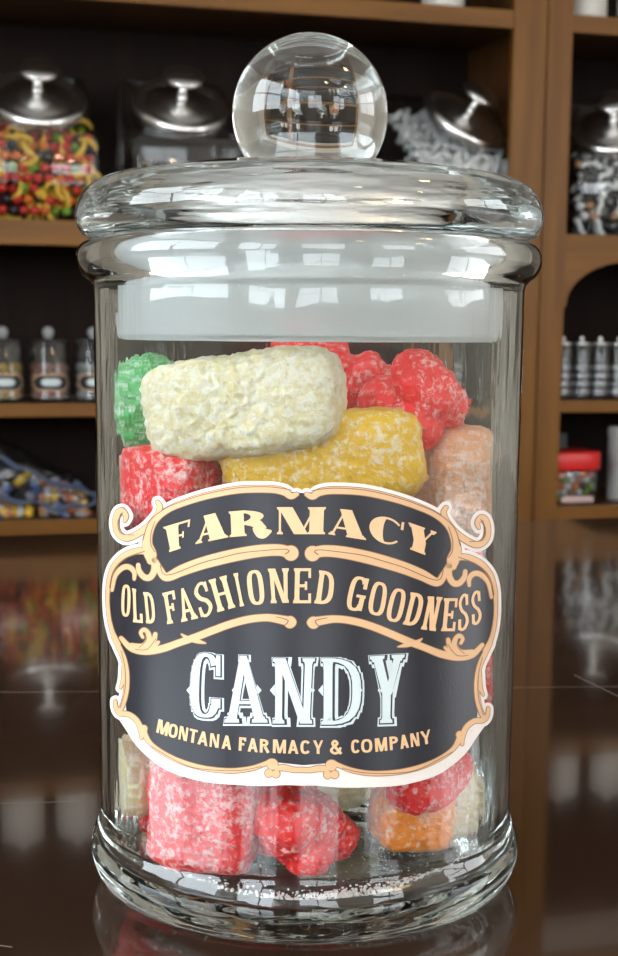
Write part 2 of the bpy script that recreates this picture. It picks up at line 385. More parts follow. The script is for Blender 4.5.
protos = {}
def sweet(kind, matk, name, label, group, loc, rot, sc=1.0):
    key = (kind, matk)
    if key not in protos: protos[key] = sweet_mesh(kind, M[matk])
    o = bpy.data.objects.new(name, protos[key]); o.location = loc; o.rotation_euler = rot; o.scale = (sc,) * 3
    link(o); return tag(o, label, 'candy', group)
def fill_slant(a, rz, choices, group, spacing, ztop, layers, wd=0.19, keep=1.0, sc=1.0):
    base = Matrix.Translation(W(a, JB, 0.367)) @ Matrix.Rotation(PHI + rz, 4, 'Z')
    nz = int((ztop - 0.016) / spacing) + 1
    for k in range(nz):
        z = 0.022 + spacing * k
        yf = 0.022 if z < 0.155 else 0.022 + (z - 0.155) * 1.28 + 0.013
        for i in range(int(wd / spacing) + 1):
            for j in range(layers):
                if random.random() > keep: continue
                x = -wd / 2 + i * spacing + (spacing / 2 if k % 2 else 0) * 0.8
                if x > wd / 2 + 0.004: continue
                y = yf + j * spacing
                if y > 0.21: continue
                kind, mk, name, lab = random.choice(choices)
                p = base @ Vector((x + random.uniform(-.001, .001), y, z + random.uniform(-.001, .001)))
                rot = (random.uniform(-0.5, .5), random.uniform(0, 6.28), PHI + random.uniform(-.4, .4)) if kind != 'ball' else (0, 0, random.random() * 6)
                sweet(kind, mk, name, lab, group, p, rot, sc)
G1 = 'fruit candy heaped in the left slanted jar'
ch1 = [('ball', 's_red', 'round_candy', 'small red round candy heaped in the fruit candy jar')] * 6 + [('crescent', 's_yel', 'banana_candy', 'yellow crescent candy in the fruit candy jar')] * 5 + \
      [('ball', 's_org', 'round_candy', 'small orange round candy heaped in the fruit candy jar')] * 3 + [('ball', 's_grn', 'round_candy', 'small green round candy heaped in the fruit candy jar')] * 3 + \
      [('ball', 's_blk', 'round_candy', 'small black round candy heaped in the fruit candy jar')] * 2
fill_slant(-0.556, 0, ch1, G1, 0.0215, 0.20, 2, 0.20)
G2 = 'wrapped candy low in the second slanted jar'
fill_slant(-0.255, 0, [('wrapped', 's_blu', 'wrapped_candy', 'blue wrapped candy in the slanted jar left of the glass knob'), ('wrapped', 's_wrap', 'wrapped_candy', 'pale wrapped candy in the slanted jar left of the glass knob'), ('wrapped', 's_gry', 'wrapped_candy', 'grey wrapped candy in the slanted jar left of the glass knob')], G2, 0.03, 0.11, 1, 0.17, 0.9)
G3 = 'pale wrapped candy filling the tipped lid jar'
fill_slant(0.368, R(3), [('wrapped', 's_wrap', 'wrapped_candy', 'pale grey wrapped candy in the jar with the tipped lid')] * 5 + [('wrapped', 's_wht', 'wrapped_candy', 'white wrapped candy in the jar with the tipped lid')] * 5, G3, 0.0240, 0.270, 2, 0.205, 1, 1.05)
G4 = 'black and white candy in the right slanted jar'
fill_slant(0.745, R(-6), [('stick', 's_wht', 'candy_stick', 'white stick candy in the jar at the right edge')] * 4 + [('stick', 's_blk', 'candy_stick', 'black stick candy in the jar at the right edge')] * 5 + [('ball', 's_wht', 'round_candy', 'white round candy in the jar at the right edge')] * 2 + [('ball', 's_tan', 'round_candy', 'tan round candy in the jar at the right edge')], G4, 0.023, 0.18, 2, 0.19)

# ------------------------------------------------------------------ little stoppered jars on the middle shelf
def shelf_jar(a, b, label, group, r=0.043, h=0.118, sticker=True, cand=None, cgroup=None, lidmat='thin'):
    e = empty('small_glass_jar', W(a, b, 0.0004), PHI, label, 'jar', group)
    bm = bmesh.new(); s = r / 0.043
    lathe(bm, [(0, 0.003), (r * 1.02, 0), (r * 1.04, 0.008), (r, .014), (r, h - .008), (r * .96, h - .004), (r * 1.03, h), (r * .98, h + .004), (r * .93, h + .004), (r * .93, .006), (0, .006)], 40); mesh_obj('glass_body', bm, M['thin'], e)
    bm = bmesh.new()
    lathe(bm, [(0, h + .0145), (r * .6, h + .0135), (r * .98, h + .011), (r * 1.04, h + .0075), (r * .98, h + .0045), (0, h + .0045)], 40); lid = mesh_obj('lid', bm, M[lidmat], e)
    bm = bmesh.new(); kr = 0.0125 * s
    lathe(bm, [(0.008 * s, h + .0142)] + [(kr * math.sin(t), h + .014 + kr * .9 - kr * math.cos(t)) for t in [0.6 + k * 0.25 for k in range(10)]] + [(0, h + .014 + kr * 1.9)], 24); mesh_obj('knob', bm, M[lidmat if lidmat != 'thin' else 'knobglass'], lid)
    if sticker:
        def band(name, z0, z1, half, off, mat, par, n=10):
            bm = bmesh.new(); rr = r + off; cols = []
            for k in range(n + 1):
                u = -1 + 2 * k / n; t = -PI / 2 + u * half; q = math.sqrt(max(0.02, 1 - abs(u) ** 4)); zc = (z0 + z1) / 2; hh = (z1 - z0) / 2 * q
                cols.append((bm.verts.new((rr * math.cos(t), rr * math.sin(t), zc - hh)), bm.verts.new((rr * math.cos(t), rr * math.sin(t), zc + hh))))
            for A, B in zip(cols, cols[1:]): bm.faces.new((A[0], B[0], B[1], A[1]))
            return mesh_obj(name, bm, mat, par)
        lb = band('label', 0.026, 0.056, 0.95, 0.0006, M['sticker_black'], e)
        band('label_border', 0.023, 0.059, 1.02, 0.0003, M['sticker_tan'], lb)
        band('label_lettering', 0.034, 0.049, 0.5, 0.0010, M['sticker_pale'], lb)
    if cand:
        k = 0
        for lz in range(int((h - 0.03) / 0.019)):
            for (x, y) in [(0.0285 * s * math.cos(t), 0.0285 * s * math.sin(t)) for t in [R(45) * q + lz * 0.5 for q in range(8)]]:
                if y > 0.012: continue
                kind, mk, nm, lab = random.choice(cand)
                p = W(a, b, 0) + EA * x + EB * y + Vector((0, 0, 0.0165 + lz * 0.0185))
                sweet(kind, mk, nm, lab, cgroup, p, (random.uniform(-.3, .3), random.uniform(-.3, .3), random.random() * 3), 1.0 if s > .8 else s)
M['knobglass'] = plain('pale_glass_knob', (0.30, 0.30, 0.30), 0.08)
B2 = 0.06
yl = [('cube', 's_yel', 'candy_chunk', 'yellow candy chunk in the labelled jar at the left edge')]
pk = [('cube', 's_pnk', 'candy_chunk', 'dusty pink candy chunk in the second labelled jar on the middle shelf')]
gy = [('cube', 's_gry', 'candy_chunk', 'grey candy chunk in the labelled jar beside the big jar'), ('cube', 's_wrap', 'candy_chunk', 'pale candy chunk in the labelled jar beside the big jar')]
SG = 'little labelled jars on the middle shelf'
shelf_jar(-0.640, B2, 'small labelled glass jar of yellow candy at the left edge, middle shelf', SG, cand=yl, cgroup='yellow candy chunks')
shelf_jar(-0.546, B2, 'small labelled glass jar of dusty pink candy, between the yellow and grey ones', SG, cand=pk, cgroup='pink candy chunks')
shelf_jar(-0.452, B2, 'small labelled glass jar of grey candy, partly hidden by the big jar', SG, cand=gy, cgroup='grey candy chunks')
for i, (a, t) in enumerate([(0.625, 'nearest the cabinet stile'), (0.672, 'second from the cabinet stile'), (0.719, 'third from the cabinet stile'), (0.766, 'cut by the right edge of the photo')]):
    shelf_jar(a, B2, 'slim jar of silvery grey candy, ' + t, 'slim silvery jars on the right middle shelf', r=0.0222, h=0.118, sticker=False, lidmat='chrome',
              cand=[('cube', 's_wrap', 'candy_chunk', 'silvery candy chunk in the slim jar ' + t), ('cube', 's_gry', 'candy_chunk', 'dark grey candy chunk in the slim jar ' + t)], cgroup='silvery candy chunks')

# ------------------------------------------------------------------ blue plastic bag of wrapped candy, low shelf at the left
def bag():
    e = empty('plastic_bag', W(-0.60, 0.10, -0.2395), PHI, 'crumpled blue clear plastic bag of wrapped candy on the low left shelf', 'bag')
    bm = bmesh.new(); bmesh.ops.create_icosphere(bm, subdivisions=5, radius=1.0)
    for v in bm.verts:
        d = v.co.normalized(); x, y, z = d
        hgt = 0.17 * (1.0 - 0.75 * max(0, min(1, (x + 0.35) / 1.3)))
        q = Vector((x * 0.19, y * 0.075, max(0.0, z * 0.5 + 0.5) ** 0.9 * hgt))
        n1 = noise.noise(Vector((x * 2.5, y * 2.5, z * 2.5))); n2 = abs(noise.noise(Vector((x * 6, y * 6, z * 6 + 4))))
        q += Vector((x, y, z * .6)) * (0.014 * n1 + 0.014 * n2); q.z = max(0.0015, q.z); v.co = q
    m = thin_glass('blue_film', (0.86, 0.90, 0.97), 0.2)
    mesh_obj('film', bm, m, e)
    M['bluefold'] = plain('blue_plastic_fold', (0.06, 0.085, 0.15), 0.3)
    for pts in ([(-.17, -.07, .12), (-.08, -.085, .135), (0.0, -.085, .10), (.08, -.08, .065), (.16, -.06, .045)], [(-.17, -.08, .06), (-.08, -.09, .05), (0, -.095, .035), (.08, -.088, .02), (.15, -.06, .03)], [(-.12, -.09, .035), (-.08, -.095, .02), (-.05, -.09, .006)], [(.10, -.07, .07), (.13, -.06, .05), (.16, -.05, .02)]):
        bm = bmesh.new(); P = smooth_profile(pts, 5)
        tube(bm, [Vector(p) + Vector((0, 0.002, 0.004 * math.sin(i * 1.3))) for i, p in enumerate(P)], [0.0045 + 0.002 * math.sin(i) for i in range(len(P))], 8)
        mesh_obj('twisted_fold', bm, M['bluefold'], e)
bag()
for k in range(70):
    x = random.uniform(-0.15, 0.13); hz = 0.115 * (1 - 0.7 * max(0, (x + 0.05) / 0.2))
    row = k % 3; z = 0.012 + (hz - 0.012) * (row / 2.6); y = -0.045 + row * 0.018 + random.uniform(-.004, .004)
    mk = random.choice(['s_pnk', 's_pnk', 's_tan', 's_gry', 's_wrap', 's_org', 's_yel', 's_blu'])
    nm = {'s_pnk': 'pink', 's_tan': 'tan', 's_gry': 'grey', 's_wrap': 'pale', 's_org': 'orange', 's_yel': 'yellow', 's_blu': 'blue'}[mk]
    p = W(-0.60, 0.10, -0.24) + EA * x + EB * y + Vector((0, 0, z))
    sweet('wrapped', mk, 'wrapped_candy', nm + ' wrapped candy inside the blue plastic bag', 'wrapped candy in the blue bag', p, (random.random() * 3, random.random() * 3, random.random() * 3), 1.15)

# ------------------------------------------------------------------ red-lidded tub, grey boxes, white canister (right low shelf)
def tub():
    a, b = 0.642, 0.070
    e = empty('candy_tub', W(a, b, -0.24), PHI, 'clear square tub of mixed candy with a bright red lid on the low right shelf', 'tub')
    def rsq(r, z, rr=0.35, seg=48):
        out = []
        for k in range(seg):
            t = 2 * PI * k / seg; c, s = math.cos(t), math.sin(t); q = (abs(c) ** 4 + abs(s) ** 4) ** (-0.25)
            out.append((r * q * c, r * q * s, z))
        return out
    def loft(bm, rings):
        V = [[bm.verts.new(p) for p in ring] for ring in rings]
        for A, B in zip(V, V[1:]):
            for k in range(len(A)): bm.faces.new((A[k], A[(k + 1) % len(A)], B[(k + 1) % len(A)], B[k]))
        bm.faces.new(V[0][::-1]); bm.faces.new(V[-1])
    bm = bmesh.new(); loft(bm, [rsq(.058, .001), rsq(.063, .006), rsq(.066, .04), rsq(.067, .072), rsq(.065, .079)]); mesh_obj('tub_body', bm, M['thin'], e)
    bm = bmesh.new(); loft(bm, [rsq(.072, .0800), rsq(.073, .082), rsq(.073, .116), rsq(.071, .120), rsq(.064, .121)]); mesh_obj('lid', bm, plain('red_plastic', (0.62, 0.018, 0.015), 0.35), e)
    boxes('label', [(-.035, .045, -.0668, -.0662, .006, .020)], plain('label_pink', (0.55, 0.38, 0.36), 0.4), e)
    for k in range(30):
        i, j = k % 6, k // 6
        mk = random.choice(['s_blk', 's_gry', 's_wrap', 's_pnk', 's_grn', 's_org', 's_wht', 's_tan'])
        nm = {'s_blk': 'black', 's_gry': 'grey', 's_wrap': 'silver', 's_pnk': 'pink', 's_grn': 'green', 's_org': 'orange', 's_wht': 'white', 's_tan': 'tan'}[mk]
        p = W(a, b, -0.24) + EA * (-.048 + i * .0190) + EB * (-.046 + (j % 2) * .02) + Vector((0, 0, 0.013 + j * 0.0138))
        sweet('cube', mk, 'candy_chunk', nm + ' candy piece inside the red-lidded tub', 'candy pieces in the red-lidded tub', p, (random.random() * 3, random.random() * 3, random.random() * 3), 0.85)
tub()
for (x, b, wd, hh, lab) in ((0.665, 0.24, 0.09, 0.15, 'grey cardboard box standing behind the red-lidded tub'), ):
    o = boxes('cardboard_box', [(-wd / 2, wd / 2, -.04, .04, 0, hh)], plain('grey_card', (0.10, 0.10, 0.11), 0.7), bev=0.002)
    in_room(o, x, b, -0.2398, 0.1); tag(o, lab, 'box')
bm = bmesh.new(); lathe(bm, [(0, 0), (.042, 0), (.045, .004), (.045, .15), (.047, .152), (.047, .168), (.044, .172), (0, .173)], 40)
o = mesh_obj('canister', bm, plain('white_canister', (0.5, 0.49, 0.47), 0.4)); in_room(o, 0.815, 0.09, -0.2398); tag(o, 'tall white canister right of the red-lidded tub, cut by the photo edge', 'canister')

# white ceramic canisters on the top shelf: the counter mirrors them
for a, lab in ((-0.62, 'white canister on the top shelf mirrored low in the counter, leftmost one'), (-0.50, 'white canister on the top shelf mirrored in the counter just left of the jar foot'), (0.32, 'white canister on the top shelf whose base shows at the top edge of the photo'), (0.66, 'white canister on the top shelf mirrored right of the jar foot'), (0.79, 'white canister on the top shelf mirrored at the right edge')):
    e = empty('white_canister', W(a, 0.075, 0.8323), PHI, lab, 'canister', 'white canisters on the top shelf')
    bm = bmesh.new(); lathe(bm, [(0, 0), (.040, 0), (.046, .004), (.047, .02), (.047, .105), (.044, .112), (0, .112)], 40); mesh_obj('canister_body', bm, M['ceramic'] if 'ceramic' in M else M.setdefault('ceramic', plain('white_ceramic', (0.62, 0.58, 0.52), 0.3)), e)
    bm = bmesh.new(); lathe(bm, [(.047, .1125), (.047, .118), (.03, .126), (.008, .129), (.012, .14), (0, .146)], 32); mesh_obj('lid', bm, M['ceramic'], e)

# ------------------------------------------------------------------ THE BIG CANDY JAR
JX = 0.0
jar = empty('candy_jar', (JX, 0, 0.0002), 0, 'large clear glass candy jar with a round knob lid and an ornate black sticker', 'jar')
def wav(a, z, r):
    return 0.00022 * noise.noise(Vector((math.cos(a) * 5, math.sin(a) * 5, z * 22))) + 0.0001 * noise.noise(Vector((math.cos(a) * 14, math.sin(a) * 14, z * 30)))
RO = 0.0562
# foot: bottom centre out and up to the body
foot = smooth_profile([(0.0, 0.0022), (0.025, 0.0020), (0.042, 0.0010), (0.048, 0.0), (0.0535, 0.0002), (0.0566, 0.0026), (0.0585, 0.0070), (0.0588, 0.0105), (0.0578, 0.0145), (0.0566, 0.0175), (RO, 0.0215)], 5)
bm = bmesh.new(); lathe(bm, foot, 128); mesh_obj('foot', bm, M['glass_rim'], jar)
rim = smooth_profile([(RO, 0.1590), (0.0568, 0.1606), (0.0590, 0.1626), (0.0603, 0.1652), (0.0603, 0.1680), (0.0590, 0.1702), (0.0565, 0.1709), (0.0530, 0.1708), (0.0516, 0.1690), (0.0513, 0.1650)], 4)
bm = bmesh.new(); lathe(bm, rim, 128); mesh_obj('rim', bm, M['glass_rim'], jar)
outer = [(RO, 0.0215 + (0.159 - 0.0215) * k / 24) for k in range(25)]
inner = [(0.0513, 0.1650), (0.0515, 0.160)] + [(0.0518, 0.158 - (0.158 - 0.016) * k / 60) for k in range(61)] + smooth_profile([(0.0518, 0.016), (0.0508, 0.0105), (0.0470, 0.0075), (0.035, 0.0066), (0.015, 0.0062), (0.0, 0.0062)], 4)[1:]
bm = bmesh.new(); lathe(bm, outer, 128)
lathe(bm, inner, 128, warp=lambda a, z, r: wav(a, z, r) * (1 if 0.012 < z < 0.158 else 0), mi=0)
mesh_obj('glass_body', bm, M['glass_wall'], jar)
# lid: disc surface, ground stopper, solid round knob (together they close one piece of glass)
KR, KC = 0.0201, 0.2037
kj = (math.sqrt(KR ** 2 - 0.0122 ** 2), KC - 0.0122)
disc = smooth_profile([(0.0502, 0.1700), (0.0520, 0.1715), (0.0565, 0.1716), (0.0588, 0.1728), (0.0604, 0.1762), (0.0600, 0.1800), (0.0578, 0.1838), (0.0540, 0.1862), (0.0500, 0.1870), (0.0447, 0.1876), (0.0380, 0.1890), (0.0250, 0.1903), (0.0185, 0.1908), kj], 5)
bm = bmesh.new(); lathe(bm, disc, 128)
lid = mesh_obj('lid', bm, M['glass_lid'], jar)
t0 = math.acos(-0.0122 / KR)
bm = bmesh.new(); lathe(bm, [kj] + [(KR * math.sin(t0 * (1 - k / 40)), KC + KR * math.cos(t0 * (1 - k / 40))) for k in range(1, 40)] + [(0, KC + KR)], 128)
mesh_obj('knob', bm, M['glass'], lid)
st_out = [(0.0, 0.1835), (0.012, 0.1834), (0.025, 0.1828), (0.038, 0.1812), (0.0435, 0.1785), (0.0455, 0.1740), (0.0458, 0.1680), (0.0460, 0.1500), (0.0466, 0.1466), (0.0480, 0.1459), (0.0494, 0.1468), (0.0500, 0.1500), (0.0502, 0.1700)]
bm = bmesh.new(); P = smooth_profile(st_out, 4)
lathe(bm, P, 128)
so = mesh_obj('stopper', bm, [M['glass'], M['glass_frost']], lid)
for p in so.data.polygons:
    if math.hypot(p.center.x, p.center.y) > 0.0485 and p.center.z < 0.1702: p.material_index = 1

# ------------------------------------------------------------------ sticker: drawn on the front of the cylinder
def on_jar(u, v, off):
    """point of the jar's front (radius RO + off) that the drawing coordinate (u, v) of the flattened sticker falls on"""
    d = view_ray(u, v)
    rr = RO; A = d.x ** 2 + d.y ** 2; Bq = -CAMD * d.y; Cq = CAMD ** 2 - rr * rr
    disc_ = max(0.0, Bq * Bq - A * Cq); k = (-Bq - math.sqrt(disc_)) / A
    px, py, pz = d.x * k, -CAMD + d.y * k, CAMH + d.z * k
    s = (rr + off) / math.hypot(px, py); return (px * s, py * s, pz - 0.0002)
class Ink:
    def __init__(s, off): s.bm = bmesh.new(); s.off = off
    def quad(s, a, b, c, d, cell=7.0):
        L1 = max(math.dist(a, b), math.dist(d, c)); L2 = max(math.dist(b, c), math.dist(a, d))
        n1 = max(1, int(math.ceil(L1 / cell))); n2 = max(1, int(math.ceil(L2 / cell)))
        g = []
        for i in range(n1 + 1):
            row = []
            for j in range(n2 + 1):
                p = i / n1; q = j / n2
                x = (1 - q) * ((1 - p) * a[0] + p * b[0]) + q * ((1 - p) * d[0] + p * c[0])
                y = (1 - q) * ((1 - p) * a[1] + p * b[1]) + q * ((1 - p) * d[1] + p * c[1])
                row.append(s.bm.verts.new(on_jar(x, y, s.off)))
            g.append(row)
        for i in range(n1):
            for j in range(n2):
                vs_ = [g[i][j], g[i + 1][j], g[i + 1][j + 1], g[i][j + 1]]
                try: s.bm.faces.new(vs_)
                except ValueError: pass
    def blob(s, x, y, rx, ry=None, n=20):
        ry = ry or rx; c = s.bm.verts.new(on_jar(x, y, s.off))
        ring = [s.bm.verts.new(on_jar(x + rx * math.cos(2 * PI * k / n), y + ry * math.sin(2 * PI * k / n), s.off)) for k in range(n)]
        for k in range(n): s.bm.faces.new((c, ring[k], ring[(k + 1) % n]))
    def strip(s, pts, grow=0.0, n=6, caps=True):
        P = smooth_profile([tuple(map(float, p)) for p in pts], n)
        E_ = []
        for i, (x, y, w_) in enumerate(P):
            a = P[max(0, i - 1)]; b = P[min(len(P) - 1, i + 1)]; dx, dy = b[0] - a[0], b[1] - a[1]; L = math.hypot(dx, dy) or 1
            h = max(0.3, w_ / 2) + grow; E_.append(((x - dy / L * h, y + dx / L * h), (x + dy / L * h, y - dx / L * h)))
        for A, B in zip(E_, E_[1:]): s.quad(A[0], B[0], B[1], A[1])
        if caps:
            for q in (P[0], P[-1]): s.blob(q[0], q[1], max(0.3, q[2] / 2) + grow, n=12)
    def between(s, top, bot, x0, x1, step=3.0):
        def ev(c, x):
            for (xa, ya), (xb, yb) in zip(c, c[1:]):
                if xa <= x <= xb: return ya + (yb - ya) * (x - xa) / (xb - xa)
            return c[0][1] if x < c[0][0] else c[-1][1]
        n = max(1, int((x1 - x0) / step)); xs = [x0 + (x1 - x0) * k / n for k in range(n + 1)]
        for a, b in zip(xs, xs[1:]): s.quad((a, ev(top, a)), (b, ev(top, b)), (b, ev(bot, b)), (a, ev(bot, a)), 9.0)
    def build(s, name, mat, parent):
        return mesh_obj(name, s.bm, mat, parent, True)
MX = 603.5
def mdy(x): return 0.019 * (MX - 2 * x)
def mir(pts): return [(MX - p[0], p[1] + mdy(p[0])) + tuple(p[2:]) for p in pts]
# border scrollwork, left half (x, y, width)
orn = [
 [(297, 494, 4), (291, 496, 6), (284, 491.5, 7), (270, 489, 7), (240, 489.5, 7), (210, 495, 6.5), (185, 502.5, 6), (168, 510, 5.5), (156, 520, 6), (150, 532, 7.5), (148, 544, 10), (151, 554, 12), (152, 560, 9)],
 [(158, 502, 4), (160.5, 507, 5), (157, 516, 5), (149, 526, 6), (138, 534, 6), (127, 538, 6), (119, 533, 6), (116.5, 523, 6), (118.5, 513, 5.5), (123, 510.5, 5), (127, 516, 4.5), (125.5, 521, 3)],
 [(291, 553, 11), (280, 550, 11), (262, 550.5, 11.5), (240, 554, 12), (220, 558.5, 12), (200, 564, 11.5), (182, 570.5, 10.5), (167, 577, 8), (160, 569, 7), (155, 560, 6)],
 [(155, 560, 6), (155, 570, 6), (151, 577, 6), (145, 577, 5.5), (140, 571, 5), (139, 565, 4)],
 [(150, 552, 6), (138, 551, 6), (125, 556, 6), (115, 566, 5.5), (110, 580, 4.5), (108.5, 597, 3.5), (109.5, 615, 3.5), (113, 631, 4), (119, 644, 5)],
 [(113, 590, 3), (116, 576, 4), (123, 568, 5), (130, 567, 5), (135, 572, 4.5), (135, 579, 3)],
 [(292, 622, 9), (284, 620, 8.5), (268, 617.5, 7), (250, 619, 7), (232, 623.5, 7), (214, 630, 7), (196, 637, 7), (180, 642.5, 6.5), (163, 648.5, 7), (146, 651, 7), (132, 648, 6), (122, 638, 4)],
 [(182, 634, 1), (188, 638, 4), (198, 641, 4), (206, 643, 1)],
 [(143.5, 637, 3), (141.5, 632.5, 3.5), (145, 629.5, 4), (149, 634, 5), (149, 641, 6), (143, 646, 5), (132, 645, 4)],
 [(156, 634, 4), (154, 641, 5), (147, 648, 5)], [(159, 642, 3), (154, 647, 4), (147, 650, 4)],
 [(114, 636, 4), (120, 648, 5), (125, 660, 5), (127.5, 675, 5), (127, 690, 5), (124, 703, 4.5), (120, 712, 4)],
 [(121, 688, 2), (124, 680, 4), (125, 665, 4)],
 [(116, 701, 3), (117, 708, 4), (121, 713, 5), (130, 714.5, 5), (138, 721, 5), (142, 731, 5), (142, 738, 3)],
 [(145, 728, 4), (146, 735, 5), (152, 744, 4), (165, 753.5, 4), (183, 762, 4.5), (205, 768, 4.5), (230, 770.5, 4.5), (250, 768.5, 4.5), (264, 764, 4), (271, 761, 5)],
 [(277, 768, 5), (284, 767.5, 6), (294, 769.5, 5), (301.7, 769.5, 5)],
]
blobs = [(291, 553, 7.5), (290, 622, 6), (144.5, 728.5, 3.6), (272.5, 764, 5.5), (269, 773, 4), (276, 773.5, 4)]
lines = [
 [(292, 490, .9), (270, 486.8, .9), (240, 487.5, .9), (210, 493, .9), (185, 500.5, .9), (165, 509, .9), (150, 522, .9), (144, 540, .9)],
 [(156, 521, .8), (152, 533, .9), (152, 545, .9), (156, 552, .8)],
 [(285, 554, 1.2), (289, 551, 1.2), (284, 549, .9), (262, 550.5, .9), (240, 553, .9), (220, 558, .9), (200, 563.5, .9), (168, 575, .9), (161, 565, .9)],
 [(124, 512, .8), (119, 522, .9), (122, 533, .9), (135, 535, .8)],
 [(146, 551, .8), (127, 558, .9), (115, 570, .9), (110.5, 588, .9)],
 [(285, 625, 1), (288, 620, 1.1), (276, 616.5, .8)],
 [(146, 632, .7), (147, 640, .8), (140, 647.5, .7)], [(157, 638, .7), (148, 649, .8), (136, 649, .7)],
 [(122, 650, .7), (126, 668, .8), (126, 690, .8), (121, 708, .7)],
 [(152, 746, .8), (182, 763, .8), (205, 769, .8), (240, 770, .8), (262, 766, .7)],
]
topc = [(109, 592), (111, 579), (116, 567), (126, 557), (140, 552), (147, 550), (151, 540), (157, 524), (166, 513), (182, 505), (210, 497), (240, 492), (278, 490), (303, 493)]
botc = [(109, 610), (112, 630), (118, 643), (124, 656), (126.5, 700), (127, 714), (138, 722), (147, 738), (156, 747), (168, 755), (186, 762), (208, 767.5), (240, 769), (262, 765), (275, 762), (303, 765)]
def both(c):
    r = [(MX - x, y + mdy(x)) for x, y in reversed(c) if MX - x > c[-1][0] + 0.5]; return c + r
T2, B2c = both(topc), both(botc)

wh = Ink(0.00010)
wh.between([(x, y - 2) for x, y in T2], [(x, y + 2) for x, y in B2c], 109, MX - 109)
for s_ in orn:
    wh.strip(s_, 4.2); wh.strip(mir(s_), 4.2)
for (x, y, r) in blobs: wh.blob(x, y, r + 4.2); wh.blob(MX - x, y + mdy(x), r + 4.2)
ws = [(122, 718, 6), (130, 728, 8), (139, 741, 9), (150, 752, 10), (168, 764, 12), (188, 771, 13), (210, 776, 13), (240, 778, 14), (262, 778, 16), (285, 778, 14), (303, 779, 13)]
wh.strip(ws); wh.strip(mir(ws))
sticker = wh.build('sticker', M['sticker_white'], jar)
bk = Ink(0.00017); bk.between(T2, B2c, 109, MX - 109); bk.build('black_panel', M['sticker_black'], sticker)
ed = Ink(0.00021)
for s_ in orn: ed.strip(s_, 0.75); ed.strip(mir(s_), 0.75)
for (x, y, r) in blobs: ed.blob(x, y, r + .75); ed.blob(MX - x, y + mdy(x), r + .75)
ed.build('scroll_edge', M['sticker_brown'], sticker)
tn = Ink(0.00025)
for s_ in orn: tn.strip(s_); tn.strip(mir(s_))
for (x, y, r) in blobs: tn.blob(x, y, r); tn.blob(MX - x, y + mdy(x), r)
tn.build('scroll_border', M['sticker_tan'], sticker)
ln = Ink(0.00031)
for s_ in lines: ln.strip(s_, caps=False); ln.strip(mir(s_), caps=False)
ln.build('scroll_outline', M['sticker_brown'], sticker)

